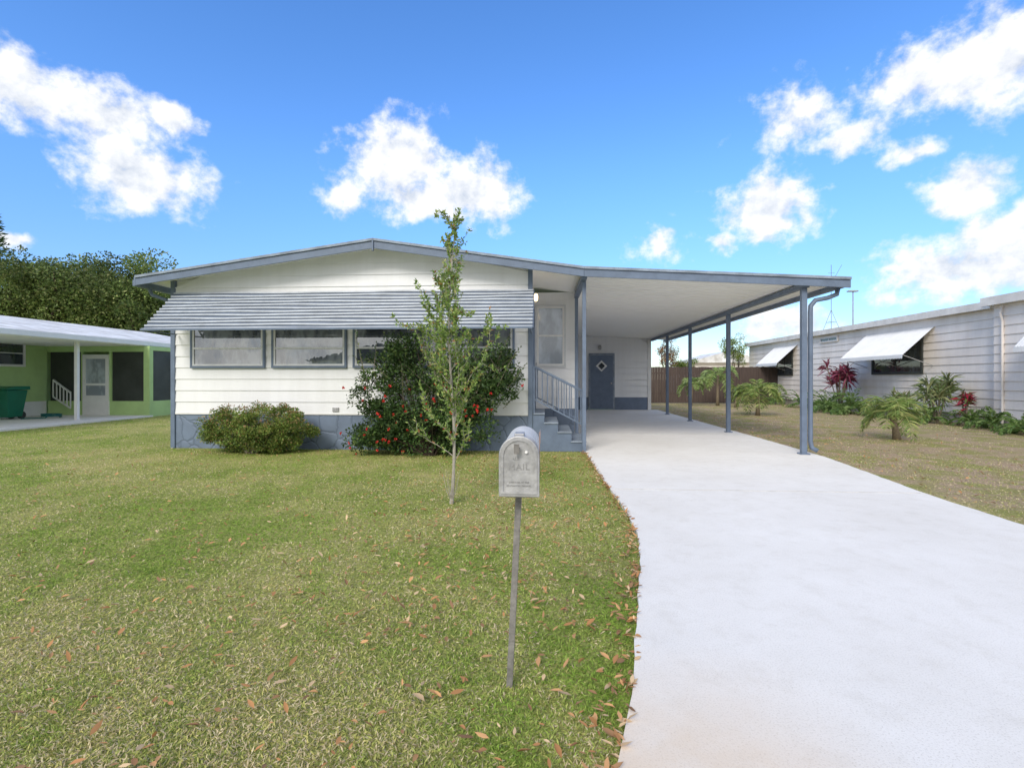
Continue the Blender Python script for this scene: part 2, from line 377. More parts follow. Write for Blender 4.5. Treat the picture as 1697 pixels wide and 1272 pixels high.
ml = bpy.data.materials.new('lamp_glow'); t = nt(ml); o_ = t.nodes.new('ShaderNodeOutputMaterial'); e_ = t.nodes.new('ShaderNodeEmission'); e_.inputs[0].default_value = (1,.72,.35,1); e_.inputs[1].default_value = 6.0; t.links.new(e_.outputs[0], o_.inputs[0])
MB().tube([(XC+.09,9.9,2.84),(XC+.09,9.9,2.87),(XC+.09,9.9,2.93),(XC+.09,9.9,2.97),(XC+.09,9.9,2.985)], [.02,.035,.04,.03,.01], 12).build('lamp_shade', ml, pl, smooth=True)
MB().box(-4.02, -3.90, YF-.04, YF-.02, .72, .80).build('outlet_cover', M_GALV, house, bevel=.004)

# ---- louvred awning: pale slats lapped over recessed blue ones, coloured dark as shaded undersides
ns = 11; ax0, ax1 = -7.13, -.2
def slats(hgt, dy, dz, m, parent, name, label=None):
    aw = MB()
    for i in range(ns+1):
        f = i/ns; y = 9.46 - .80*f; z = 3.0 - .75*f + dz
        if name != 'awning' and i == ns: break
        seg = np.linspace(ax0, ax1, 21); jz = .005*np.sin(seg*1.7+i)+.004*np.sin(seg*4.1+i*2); vs = []
        for x, j in zip(seg, jz): vs += [(x, y+dy+.03, z+j+.002), (x, y+dy, z+j), (x, y+dy-.010, z+j-hgt), (x, y+dy-.002, z+j-hgt-.003)]
        aw.add(vs, [(a*4+b, a*4+4+b, a*4+5+b, a*4+1+b) for a in range(20) for b in range(3)])
    return aw.build(name, m, parent, label=label)
awn = slats(.028, 0, 0, M_SLATL, house, 'awning', 'long blue and white metal louvred awning over the windows, undersides coloured as shaded')
slats(.050, .006, -.025, M_SLATD, awn, 'slat')
ab = MB()
for x in (-7.135, -5.28, -3.68, -2.1, -.195):
    ab.bar((x, 9.53, 2.98), (x, 8.70, 2.20), .022, .03)
ab.bar((ax0, 8.64, 2.215), (ax1, 8.64, 2.215), .02, .035)
for x in (-7.1, -.24): ab.bar((x, 9.5, 2.2), (x, 8.7, 2.21), .02, .02)
ab.build('awning_bracket', M_BLUE, awn)

# ---- steps + rails
prof = [(.755,0),(.755,.17),(.505,.17),(.505,.34),(.255,.34),(.255,.51),(.005,.51),(.005,.68),(XC+.04,.68),(XC+.04,0)]
steps = MB().prism(prof, 'y', 9.50, 10.9).build('steps', M_BLUE, house, bevel=.01, label='blue-grey painted concrete entry steps')
for (a, b, h) in ((.49,.775,.17),(.24,.51,.34),(-.01,.26,.51),(-.2,.01,.68)): MB().box(a, b, 9.48, 10.92, h+.002, h+.03).build('tread', M_BLUELT, steps, bevel=.006)
def railing(y):
    r = MB()
    a = np.array([-.17, y, 1.57]); b = np.array([.70, y, 1.13]); c = np.array([-.17, y, .96]); d = np.array([.70, y, .50])
    r.bar(a, b, .035); r.bar(c, d, .025)
    for i in range(9):
        f = (i+.3)/8.6; r.bar(c+(d-c)*f, a+(b-a)*f, .016)
    r.bar((-.19, y, .68), (-.19, y, 1.585), .03); r.bar((.70, y, .17), (.70, y, 1.15), .03)
    return r
railing(9.54).build('railing', M_BLUE, house)
railing(10.86).build('railing', M_BLUE, house)

# ---- carport roof
carroof = MB().prism(band([(ER[0]+.002, ER[1]), CR], .01, .07), 'y', 9.12, 22.3).build('carport_roof', M_CEIL, house, label='flat white pan roof of the carport')
rib = MB(); y = 9.3
while y < 21.9:
    rib.prism([(ER[0]+.05, cz(ER[0]+.05)-.078),(5.02, cz(5.02)-.078),(5.02, cz(5.02)-.068),(ER[0]+.05, cz(ER[0]+.05)-.068)], 'y', y, y+.025); y += .30
rib.build('ceiling_rib', M_CEIL, carroof)
MB().prism(band([(ER[0]+.003, ER[1]), (CR[0]+.1, CR[1]-.005)], .035, .165), 'y', 9.09, 9.118).build('fascia', M_BLUE, house, bevel=.003)
MB().prism(band([(ER[0]+.003, ER[1]), (CR[0]+.1, CR[1]-.005)], -.015, .032), 'y', 9.065, 9.30).build('drip_edge', M_BLUELT, house, bevel=.003)
MB().box(5.09, 5.2, 9.122, 22.3, 2.92, 3.04).build('gutter', M_BLUE, house, bevel=.012)
MB().box(4.47, 4.57, 9.15, 21.94, 2.92, 3.005).build('beam', M_BLUE, house, bevel=.006)
MB().box(.66, .76, 9.14, 11.4, 3.12, 3.23).build('beam', M_BLUE, house, bevel=.006)
for yy in (9.26, 12.93, 16.25, 19.2):
    pp = MB().box(4.475, 4.565, yy-.045, yy+.045, .03, 2.918).build('post', M_BLUE, house, bevel=.008)
    MB().box(4.44, 4.60, yy-.08, yy+.08, .0305, .05).build('base_plate', M_BLUE, pp, bevel=.004)
MB().box(.69, .76, 9.38, 9.45, .0, 3.118).build('post', M_BLUE, house, bevel=.008)
MB().box(.665, .735, 11.2, 11.27, .0, 3.118).build('post', M_BLUE, house, bevel=.008)
MB().tube([(5.12,9.3,2.93),(5.1,9.3,2.82),(4.95,9.3,2.76),(4.74,9.3,2.72),(4.66,9.3,2.62),(4.655,9.3,2.5),(4.655,9.3,.25),(4.67,9.28,.14),(4.75,9.24,.09)], .04, 8).build('downspout', M_BLUE, house, smooth=True)

# ---- storage door
sd = MB().box(1.95, 2.90, YB-.07, YB-.05, .05, 2.34).build('door', M_BLUE, house, bevel=.004, label='blue-grey storage door with small diamond window')
MB().box(1.88,1.95,YB-.08,YB+.02,.03,2.42).box(2.90,2.97,YB-.08,YB+.02,.03,2.42).box(1.95,2.90,YB-.08,YB+.02,2.345,2.42).build('frame', M_BLUELT, sd)
cx, czz, dr = 2.42, 1.88, .24
MB().add([(cx-dr,YB-.078,czz),(cx,YB-.078,czz-dr),(cx+dr,YB-.078,czz),(cx,YB-.078,czz+dr),
        (cx-dr*.62,YB-.078,czz),(cx,YB-.078,czz-dr*.62),(cx+dr*.62,YB-.078,czz),(cx,YB-.078,czz+dr*.62)],
       [(0,1,5,4),(1,2,6,5),(2,3,7,6),(3,0,4,7)]).build('window_trim', M_PALEW, sd)
MB().add([(cx-dr*.62,YB-.075,czz),(cx,YB-.075,czz-dr*.62),(cx+dr*.62,YB-.075,czz),(cx,YB-.075,czz+dr*.62)],[(0,1,2,3)]).build('window_pane', M_GLASSD, sd)
MB().tube([(2.83,YB-.07,1.15),(2.83,YB-.12,1.15),(2.83,YB-.14,1.15)], [.02,.035,.03], 10).build('knob', M_GALV, sd)
MB().tube([(2.35,YB-.04,2.72),(2.35,YB-.10,2.72),(2.35,YB-.12,2.66),(2.35,YB-.12,2.56)], [.06,.06,.07,.05], 10).build('wall_lamp', M_GALV, house)

# ------------------------------------------------------------------ NEIGHBOUR (cream)
nb = empty('neighbour_house', (15, 22, 0), 'long cream mobile home with lap siding and window awnings', 'house')
XN = 12.6
siding('wall', M_CREAM, nb, (XN, 14.9), (0,1), (-1,0), 32.4-14.9, .28, 3.32, lap=.25, off=.028)
siding('wall', M_CREAM, nb, (12.35, 8), (0,1), (-1,0), 6.9, .28, 3.36, lap=.25, off=.028)
MB().box(12.35, 12.6, 14.88, 14.92, 0, 3.3).build('corner_trim', M_PALEW, nb)
MB().box(XN+.02, XN+.2, 14.9, 32.4, 0, .28).build('foundation', mat('grey_block', (.46,.43,.39), .8, .4, 3), nb)
MB().box(12.37,12.55,8,14.87,0,.28).build('foundation', bpy.data.materials['grey_block'], nb)
MB().box(XN+.03, 19, 32.3, 32.4, 0, 3.3).build('wall', M_CREAM, nb)
MB().prism([(12.42,3.32),(19.2,3.32),(19.2,3.42),(15.8,3.8),(12.42,3.5)], 'y', 15.06, 32.55).build('roof', M_ROOFW, nb)
MB().prism([(12.15,3.36),(19.2,3.36),(15.8,3.9),(12.15,3.56)], 'y', 7.9, 15.05).build('roof', M_ROOFW, nb)
M_STAIN = mat('stained_white_trim', (.80,.77,.73), .6, .3, 1.5, dirt=(.35,.3,.26), dirtamt=.45)
MB().box(12.36, 12.415, 15.06, 32.55, 3.3, 3.51).build('fascia', M_STAIN, nb)
MB().box(12.09,12.145,7.9,15.05,3.34,3.57).build('fascia', M_STAIN, nb)
def nwin(y0, y1, z0, z1, x=XN):
    window(nb, (x-.032, y0), (0,1), (-1,0), y1-y0, z0, z1, cas=M_DARK, fr=M_DARK, gl=M_GLASSD, vr=(y1-y0)/2, casw=.05)
nwin(17.86, 20.5, 1.5, 2.95); nwin(26.8, 28.6, 1.5, 2.95)
nwin(10.5, 12.6, 1.5, 2.95, 12.35)
window(nb, (XN-.032, 22.8), (0,1), (-1,0), 1.4, 2.95, 3.2, cas=M_CREAM, fr=M_FRAME, gl=M_GLASSD, vr=.7, casw=.04)
def nawn(y0, y1, x=XN, proj=1.0, zt=3.02, zb=2.12):
    m = MB(); k = int((y1-y0)/.075); ysn = np.linspace(y0, y1, 2*k+1); vs = []
    for i, y in enumerate(ysn):
        b = .0 if i % 2 == 0 else .022
        vs += [(x-.03, y, zt+b), (x-proj, y, zb+b), (x-proj-.01, y, zb-.10 - (.03 if i % 2 else 0))]
    m.add(vs, [(3*i+j, 3*i+3+j, 3*i+4+j, 3*i+1+j) for i in range(len(ysn)-1) for j in range(2)])
    m.add([(x-.03,y1,zt),(x-proj,y1,zb),(x-.03,y1,zb)],[(0,1,2)])
    a = m.build('awning', M_PALEW, nb, label='white ribbed metal window awning')
    for yy in (y0+.05, (y0+y1)/2, y1-.05):
        MB().bar((x-.03,yy,zb-.35),(x-proj+.03,yy,zb),.02).build('awning_arm', M_GALV, a)
nawn(17.4, 20.9); nawn(26.4, 28.9); nawn(10.2, 13.4, 12.35, .8)
MB().tube([(12.3,14.6,3.3),(12.25,14.6,3.1),(12.3,14.6,2.9),(12.3,14.6,.1)], .03, 8).build('downspout', M_CREAM, nb)

# antenna + lamp post
an = MB(); an.tube([(14,26,3.4),(14,26,6.9)], .014, 6)
for a in range(3):
    th_ = a*2.1; an.tube([(14+.5*math.cos(th_),26+.5*math.sin(th_),3.5),(14,26,4.7)], .009, 4)
    an.tube([(14+.25*math.cos(th_),26+.25*math.sin(th_),4.1),(14+.25*math.cos(th_+2.1),26+.25*math.sin(th_+2.1),4.1)], .009, 4)
for z, w in ((6.2,.3),(6.35,.24),(6.5,.16)): an.tube([(14-w,26,z),(14+w,26,z)], .009, 4)
an.tube([(14.2,26,6.35),(14.5,26,6.9)], .009, 4)
an.build('antenna', mat('antenna_metal', (.2,.2,.21), .5, .1, 4, metal=.3), label='thin metal television antenna mast on a roof', category='antenna')
lp = empty('street_lamp', (20.8,36,0), 'tall slim grey street lamp beyond the houses', 'street lamp')
MB().tube([(20.8,36,0),(20.8,36,7.2)], [.06,.035], 8).build('pole', M_GALV, lp)
MB().box(20.45, 21.1, 35.85, 36.15, 7.2, 7.28).build('lamp_head', M_GALV, lp, bevel=.03)

# ------------------------------------------------------------------ FENCE
fe = MB(); x = 4.6
while x < 12.5:
    h = 1.98 + R.uniform(-.02,.02); fe.box(x, x+.138, 28.5, 28.52, .03, h); x += .145
f_o = fe.build('fence', M_WOOD, label='dark brown wooden privacy fence of vertical boards', category='fence')
MB().box(4.6,12.5,28.525,28.57,.5,.59).build('rail', M_WOOD, f_o)
MB().box(4.6,12.5,28.525,28.57,1.6,1.69).build('rail', M_WOOD, f_o)
dh = empty('distant_house', (15.5,48,0), 'small pale house seen above the fence', 'house')
MB().box(12.5,19,45,52,0,2.7).build('wall', M_CREAM, dh)
MB().prism([(12.1,2.7),(19.4,2.7),(15.7,3.7)],'y',44.6,52.4).build('roof', M_ROOFW, dh)
window(dh, (13.6,44.99),(1,0),(0,-1),1.4,1.2,2.3, cas=M_PALEW, gl=M_GLASSD)
M_SHIN = mat('grey_shingle',(.16,.15,.14),.9,.3,4)
for i, (hx, ct) in enumerate(((-14,M_PALEW),(4,M_CREAM),(22,M_PALEW))):
    oh = empty('opposite_house', (hx,-24,0), 'pale single-storey house across the street', 'house', 'houses across the street')
    MB().box(hx-6,hx+6,-34,-24,0,2.9).build('wall', ct, oh)
    MB().prism([(hx-6.5,2.9),(hx+6.5,2.9),(hx,4.3)],'y',-34.5,-23.5).build('roof', M_SHIN, oh)
    for wx in (-4.5,-1.2,2.4): window(oh, (hx+wx+1.8,-23.98),(-1,0),(0,1),1.8,1.1,2.3, cas=M_PALEW, gl=M_GLASSD, rail=(1.7,))

# ------------------------------------------------------------------ LEFT NEIGHBOUR (green)
gh = empty('green_house', (-20,16,0), 'green mobile home with white carport roof and screened porch', 'house')
siding('wall', M_GREEN, gh, (-17.8,17.3), (0,-1), (1,0), 9.3, .55, 2.75, lap=.2)
MB().box(-17.85,-17.79,8,17.28,0,.55).build('skirting', M_PALEW, gh)
MB().box(-25,-17.9,8,26,0,2.6).build('wall', M_GREEN, gh)
MB().prism([(-14.15,2.60),(-14.15,2.66),(-19.5,3.62),(-26,2.75),(-26,2.62),(-19.5,3.52)],'y',8,24).build('roof', M_ROOFW, gh)
MB().box(-14.15,-14.09,8,24,2.52,2.67).build('fascia', M_PALEW, gh)
MB().prism([(-17.78,2.5),(-14.16,2.5),(-14.16,2.56),(-17.78,2.56)],'y',8,24).build('ceiling', M_CEIL, gh)
for yy in (15.27, 10.5):
    MB().box(-14.75,-14.65,yy-.05,yy+.05,0,2.5).build('post', M_PALEW, gh, bevel=.006)
pf = MB().box(-17.78,-14.15,17.32,17.38,0,.55).box(-16.5,-16.42,17.3,17.4,.55,2.3).box(-15.44,-15.36,17.3,17.4,.55,2.3).box(-17.78,-14.15,17.3,17.4,2.3,2.5).box(-14.14,-13.92,17.28,17.45,0,2.5)
pf.box(-14.02,-13.94,17.45,24,0,.55).box(-14.02,-13.94,17.45,24,2.35,2.5).box(-14.02,-13.94,20.5,20.62,.55,2.35).build('porch_frame', M_GREEN, gh)
for q in ((-17.7,-16.5,17.345,17.355,.55,2.3),(-15.36,-14.14,17.345,17.355,.55,2.3),(-13.985,-13.975,17.45,24,.55,2.35)): MB().box(*q).build('screen', M_DARK, gh)
gd = MB().box(-16.42,-16.3,17.27,17.33,.05,2.2).box(-15.56,-15.44,17.27,17.33,.05,2.2).box(-16.3,-15.56,17.27,17.33,2.05,2.2).box(-16.3,-15.56,17.27,17.33,.05,.75).box(-16.3,-15.56,17.27,17.33,1.1,1.18).build('door', M_PALEW, gh, label='white storm door')
MB().box(-16.3,-15.56,17.29,17.31,.75,2.05).build('pane', M_GLASSL, gd)
hr = MB()
hr.bar((-17.4,17.15,1.3),(-16.75,17.15,.85),.05)
hr.bar((-17.4,17.15,.7),(-16.75,17.15,.3),.04)
for i in range(6): f=i/5; hr.bar((-17.4+.65*f,17.15,.7-.4*f),(-17.4+.65*f,17.15,1.3-.45*f),.03)
hr.build('railing', M_PALEW, gh)
window(gh, (-17.788,16.5),(0,-1),(1,0),1.6,1.75,2.6, cas=M_PALEW, fr=M_FRAME, gl=M_GLASSD, rail=(2.2,))
MB().tube([(-14.05,18.6,2.45),(-14.0,18.55,2.2),(-13.9,18.5,2.1),(-13.9,18.5,.1)],.04,8).build('downspout', M_PALEW, gh)
MB().box(-17.78,-13.8,8,17.3,-.02,.05).build('neighbour_slab', M_CONC, label='pale concrete slab beside the green house', category='slab', kind='structure')
bn = empty('wheelie_bin', (-17.1,15.4,.05), 'dark green plastic wheelie bin beside the green house', 'bin')
MB().add([(-17.36,15.15,.12),(-16.88,15.15,.12),(-16.88,15.6,.12),(-17.36,15.6,.12),(-17.44,15.05,.98),(-16.8,15.05,.98),(-16.8,15.7,.98),(-17.44,15.7,.98)],
      [(0,3,2,1),(4,5,6,7),(0,1,5,4),(1,2,6,5),(2,3,7,6),(3,0,4,7)]).build('body', M_BIN, bn, bevel=.02)
MB().prism([(15.0,.99),(15.0,1.03),(15.3,1.1),(15.75,1.1),(15.75,.99)],'x',-17.47,-16.77).build('lid', M_BIN, bn, bevel=.01)
for xx in (-17.3,-16.94):
    MB().tube([(xx-.03,15.62,.17),(xx+.03,15.62,.17)], .12, 14).build('wheel', M_DARK, bn)
hp = [( -16.2+.28*math.cos(a)*(1+.05*math.sin(3*a)), 15.9+.22*math.sin(a), .09+.012*a/2) for a in np.linspace(0,18,70)]
hp += [(-16.0-.1*i, 15.6-.03*i*i*.3, .075) for i in range(1,7)]
MB().tube(hp, .018, 6).build('garden_hose', mat('teal_rubber', (.02,.13,.12), .5, .1, 4), label='coiled teal garden hose lying on the slab', category='hose', smooth=True)

# ------------------------------------------------------------------ MAILBOX
mbx = empty('mailbox', (-.155,2.23,0), 'weathered grey metal mailbox on a leaning thin pole', 'mailbox')
x0, x1 = -.183, -.024; zc = 1.032; zb = .868; cxm = (x0+x1)/2; rr = (x1-x0)/2
def arch(r, zb_, n=20): return [(cxm+r, zb_)] + [(cxm+r*math.cos(a), zc+r*math.sin(a)) for a in np.linspace(0, math.pi, n)] + [(cxm-r, zb_)]
MB().prism(arch(rr, zb), 'y', 2.12, 2.58).build('body', mat('pale_galvanised', (.66,.65,.63), .5, .25, 16, bump=.15, bscale=40), mbx, bevel=.003)
mdr = MB().prism(arch(rr+.004, zb-.004), 'y', 2.098, 2.118).build('door', M_GALV, mbx, bevel=.005)
rimo = arch(rr-.006, zb+.01); rimi = arch(rr-.016, zb+.02); k = len(rimo)
rm = MB(); rm.add([(p,2.093,q) for p,q in rimo]+[(p,2.093,q) for p,q in rimi]+[(p,2.099,q) for p,q in rimo]+[(p,2.099,q) for p,q in rimi],
   [(i,(i+1)%k,(i+1)%k+k,i+k) for i in range(k)]+[(i,i+2*k,(i+1)%k+2*k,(i+1)%k) for i in range(k)]+[(i+k,(i+1)%k+k,(i+1)%k+3*k,i+3*k) for i in range(k)])
rm.build('door_rim', M_GALV, mdr)
MB().box(cxm-.019,cxm+.003,2.07,2.097,1.058,1.07).box(cxm-.019,cxm+.003,2.068,2.0695,1.045,1.085).build('latch', M_POST, mbx)
MB().tube([(cxm+.03,2.088,1.05),(cxm+.03,2.097,1.05)], .006, 10).build('rivet', M_PALEW, mbx)
MB().box(cxm-.02,cxm+.02,2.12,2.2,1.108,1.122).build('catch', M_GALV, mbx, bevel=.003)
MB().box(x1+.001,x1+.005,2.2,2.22,.95,1.12).box(x1+.0055,x1+.008,2.14,2.22,1.08,1.13).build('flag', mat('faded_red_paint',(.32,.24,.22),.6,.3,20), mbx)
MB().box(cxm-.055,cxm+.055,2.15,2.5,zb-.016,zb-.005).build('bracket', M_POST, mbx)
pb = np.array([-.155,2.23,-.05]); pt = np.array([-.112,2.24,zb-.016])
pm = MB(); pm.bar(pb, pt, .026, .004); pm.bar(pb+np.array([.012,.014,0]), pt+np.array([.012,.014,0]), .004, .028); pm.build('pole', M_POST, mbx)
M_EMB = mat('embossed_metal', (.34,.335,.33), .5, .2, 14, metal=.3)
def text(s, size, loc, parent=None):
    cu = bpy.data.curves.new('t', 'FONT'); cu.body = s; cu.size = size; cu.align_x = 'CENTER'; cu.align_y = 'CENTER'; cu.extrude = .0008; cu.space_character = 1.15
    to = bpy.data.objects.new('t', cu); COL.objects.link(to)
    dg = bpy.context.evaluated_depsgraph_get(); me = bpy.data.meshes.new_from_object(to.evaluated_get(dg)); bpy.data.objects.remove(to)
    me.transform(Matrix.Translation(loc) @ Matrix.Rotation(math.pi/2, 4, 'X'))
    me.materials.clear(); me.materials.append(M_EMB); o = bpy.data.objects.new('lettering', me); COL.objects.link(o); par(o, parent); return o
text('U.S.', .017, (cxm-.01, 2.0965, 1.022), mdr)
text('MAIL', .036, (cxm, 2.0965, .988), mdr)
text('APPROVED BY THE', .0085, (cxm, 2.0965, .925), mdr)
text('POSTMASTER GENERAL', .0085, (cxm, 2.0965, .911), mdr)

# ------------------------------------------------------------------ VEGETATION
DG = [(.05,.095,.028),(.07,.13,.035),(.10,.17,.045),(.035,.07,.022)]
YG = [(.22,.29,.06),(.30,.34,.09),(.14,.23,.05),(.32,.22,.09)]
def stems(base, tips, r=.02, m=M_BARK, parent=None, name='stems'):
    mb = MB(); base = np.array(base)
    for t_ in tips:
        t_ = np.array(t_); q = base + R.uniform(-.1,.1,3)*np.array([1,1,0]); mid = q*.55+t_*.45+R.uniform(-.06,.06,3)+np.array([0,0,.1])
        mb.tube([q, mid, t_], [r, r*.7, r*.3], 5)
    return mb.build(name, m, parent)
s1 = empty('low_shrub', (-5.25,9.0,0), 'low rounded shrub with yellow-green and coppery leaves by the skirting', 'shrub')
lf, cs = clumps((-5.22,9.0,.42), (1.21,.42,.50), 140, 230, (.08,.17), .038, .022, YG+[(.10,.16,.04)], [.28,.18,.28,.08,.18], surf=.72, tip=(.42,.26,.13))
fast('foliage', *lf, M_LEAF, s1); stems((-5.25,9.0,0), cs[::3], .012, parent=s1)
s2 = empty('flowering_shrub', (-2.1,8.9,0), 'large dark green shrub with small red flowers against the house', 'shrub')
sets = []; allc = []
for c, r, K in (((-2.75,8.95,.95),(.68,.40,.95),50),((-2.5,8.95,1.7),(.45,.3,.5),22),((-1.35,8.95,1.15),(.82,.40,.95),64),((-2.0,8.85,.5),(1.25,.42,.45),58),((-3.05,8.9,.32),(.62,.4,.3),24),((-.85,9.0,1.4),(.48,.3,.75),26),((-1.9,8.95,1.3),(.5,.35,.5),20)):
    lf, cs = clumps(c, r, K, 120, (.10,.24), .060, .032, DG+[(.17,.22,.07)], [.3,.27,.15,.2,.08], surf=.4, clumpvar=.4); sets.append(lf); allc += cs
tw = MB(); P=[]; D=[]
for i in range(60):
    a = np.array([R.uniform(-3.2,-.6), R.uniform(8.7,9.1), R.uniform(.8,1.7)]); d = norm(np.array([R.normal()*.5, -.15+R.normal()*.2, 1.0])); Lb = R.uniform(.35,.75)
    b_ = a+d*Lb; tw.tube([a, b_], [.006,.002], 4)
    for f in np.linspace(.2,1,int(Lb*30)): P.append(a+d*Lb*f); D.append(d*.5+R.normal(size=3)*.7)
P=np.array(P); sets.append(leafset(P, np.array(D), R.uniform(.04,.07,len(P)), .028, cols(len(P), DG+[(.2,.25,.08)])))
fast('foliage', *cat(sets), M_LEAF, s2); tw.build('twigs', M_BARK, s2); stems((-2.0,8.95,0), allc[::3], .016, M_BARKD, parent=s2)
P = np.array(allc); n = 85; P = P[R.randint(len(P), size=n)] + R.normal(size=(n,3))*np.array([.13,.05,.13]); P[:,1] = np.minimum(P[:,1], 8.66) - R.uniform(0,.18,n); P = P[(P[:,2]>.05)&(P[:,2]<1.25)]
pp = np.repeat(P, 8, 0); n = len(pp)
fast('flowers', *leafset(pp, R.normal(size=(n,3))+np.array([0,-.6,.3]), .034, .03, cols(n, [(.55,.02,.025),(.75,.07,.05)])), M_FLOWER, s2, kind='stuff')

# sapling
s3 = empty('young_tree', (-1.0,5.465,0), 'slender young tree with sparse yellow-green leaves in the lawn', 'tree')
def tpos(z): return np.array([-1.0+.03*math.sin(z*2.4)+.004*z, 5.465+.02*math.cos(z*2), z])
tk = MB(); zz = np.linspace(-.02, 3.18, 18); tk.tube([tpos(z) for z in zz], list(np.interp(zz,[0,.3,1.5,3.18],[.024,.017,.012,.003])), 7)
LP = []; LD = []
def branch(p, d, L, r, dens, depth=0):
    pts = [p]; n = 6
    for i in range(n):
        d = norm(d + R.normal(size=3)*.14 + np.array([0,0,.17])); pts.append(pts[-1]+d*L/n)
        k = 0 if (depth == 0 and i < 1) else R.poisson(L*dens)
        for _ in range(k):
            q = pts[-2] + (pts[-1]-pts[-2])*R.rand(); LP.append(q); LD.append(norm(d*.5+R.normal(size=3)*.7+np.array([0,0,.1])))
        if depth == 0 and i >= 1 and R.rand() < .8 and L > .2:
            branch(pts[-1], norm(d+R.normal(size=3)*.7), L*R.uniform(.25,.5), r*.5, dens, 1)
    tk.tube(pts, list(np.linspace(r, r*.25, n+1)), 5)
for i in range(44):
    z = .50 + 2.45*(i/43)**1.05 + R.uniform(-.08,.08); az = i*2.4 + R.uniform(-.6,.6)
    L = np.interp(z, [.5,.8,1.2,1.7,2.2,2.9], [.42,.68,.80,.58,.36,.24])*R.choice([.6,.8,1.0,1.15])
    til = np.interp(z, [.5,1.2,2.8], [.85,.75,.45])+R.uniform(-.15,.15)
    branch(tpos(z), np.array([math.cos(az)*math.sin(til), math.sin(az)*math.sin(til), math.cos(til)]), L, .005, R.choice([14,22,30]))
for i in range(46):
    z = R.uniform(1.9,3.18); LP.append(tpos(z)); LD.append(norm(R.normal(size=3)+np.array([0,0,.5])))
for k in range(8):
    a = R.uniform(0,6.28); tk.tube([tpos(.01), tpos(.03)+np.array([.06*math.cos(a),.06*math.sin(a),.12]), tpos(.05)+np.array([.1*math.cos(a),.1*math.sin(a),.25+.1*R.rand()])], [.004,.003,.001], 4)
tk.build('trunk', mat('pale_bark', (.42,.38,.32), .85, .3, 30, bump=.3), s3)
LP = np.array(LP); LD = np.array(LD); n = len(LP)
fast('crown', *leafset(LP, LD, R.uniform(.032,.058,n), R.uniform(.015,.026,n), cols(n, [(.24,.36,.08),(.33,.43,.12),(.15,.25,.06),(.42,.44,.15),(.4,.2,.08)], [.33,.3,.2,.12,.05])), M_LEAF, s3)

def oak(cx_, cy_, zc_, rad, K, lab, per=380, s=1.0):
    e = empty('oak_tree', (cx_,cy_,0), lab, 'tree')
    lf, cs = clumps((cx_,cy_,zc_), rad, K, per, (.7,1.35), .19*s, .12*s, [(.13,.19,.05),(.19,.25,.07),(.09,.13,.04),(.27,.29,.11)], [.35,.28,.22,.15], surf=.35, clumpvar=.4)
    fast('crown', *lf, M_LEAF, e)
    mb = MB(); mb.tube([(cx_,cy_,0),(cx_+.1,cy_,1.5),(cx_,cy_,3)], [.45,.36,.3], 10)
    for c in cs[::3]:
        c = np.array(c); b0 = np.array([cx_,cy_,2.6]); mb.tube([b0, (b0*.5+c*.5)+R.uniform(-.4,.4,3), c], [.18,.1,.03], 5)
    mb.build('trunk', M_BARKD, e)
oak(-31.0,31,6.2,(4.0,3.6,4.0),100,'broad dark green oak behind the green house',480)
oak(-26.3,31.5,5.7,(3.1,3.2,4.0),85,'rounded dark green oak behind the green house',480)
oak(-36.0,33,5.6,(3.5,3.2,3.6),50,'spreading oak at the edge of the yard')
oak(-5,-36,4.5,(5,4,4),30,'leafy tree behind the houses across the street',150,2); oak(14,-38,4.5,(5,4,4),30,'leafy tree behind the houses across the street',150,2)
ce = empty('pine_tree', (-38.3,33,0), 'tall narrow conifer rising above the oaks', 'tree')
MB().tube([(-38.3,33,0),(-38.3,33,12.4)], [.3,.04], 8).build('trunk', M_BARKD, ce)
PP = []; DD = []
for k in range(26):
    z = 3+9.3*k/25; Lb = .5+2.0*(1-k/25)
    for a in np.linspace(0, 2*math.pi, 9)[:-1]+k*.4:
        for s_ in np.linspace(.1,1,18):
            PP.append((-38.3+Lb*s_*math.cos(a), 33+Lb*s_*math.sin(a), z+.3*s_)); DD.append((math.cos(a), math.sin(a), .5))
PP = np.array(PP); DD = np.array(DD)+R.normal(size=(len(PP),3))*.5; n = len(PP)
fast('crown', *leafset(PP, DD, .35, .1, cols(n, DG)), M_LEAF, ce)
def shrub(name, c, rad, K, label, pal, L=.09, W=.05, per=120, rk=(.2,.35), m=M_LEAF):
    e = empty(name, (c[0],c[1],0), label, 'tree')
    lf, cs = clumps(c, rad, K, per, rk, L, W, pal, surf=.4); fast('crown', *lf, m, e)
    stems((c[0],c[1],0), cs[::3], .04, M_BARKD, parent=e, name='trunk'); return e
shrub('small_tree', (11.7,32.4,3.0), (.95,.8,1.3), 26, 'small light green tree behind the wooden fence', YG[:3])
shrub('small_tree', (7.3,30.8,2.6), (.6,.5,1.3), 18, 'reddish ornamental tree behind the wooden fence', [(.35,.12,.07),(.22,.24,.07),(.4,.26,.1)])
shrub('small_tree', (8.6,32.5,2.05), (1.2,.8,.6), 20, 'yellow-green bush behind the wooden fence', YG[:3])

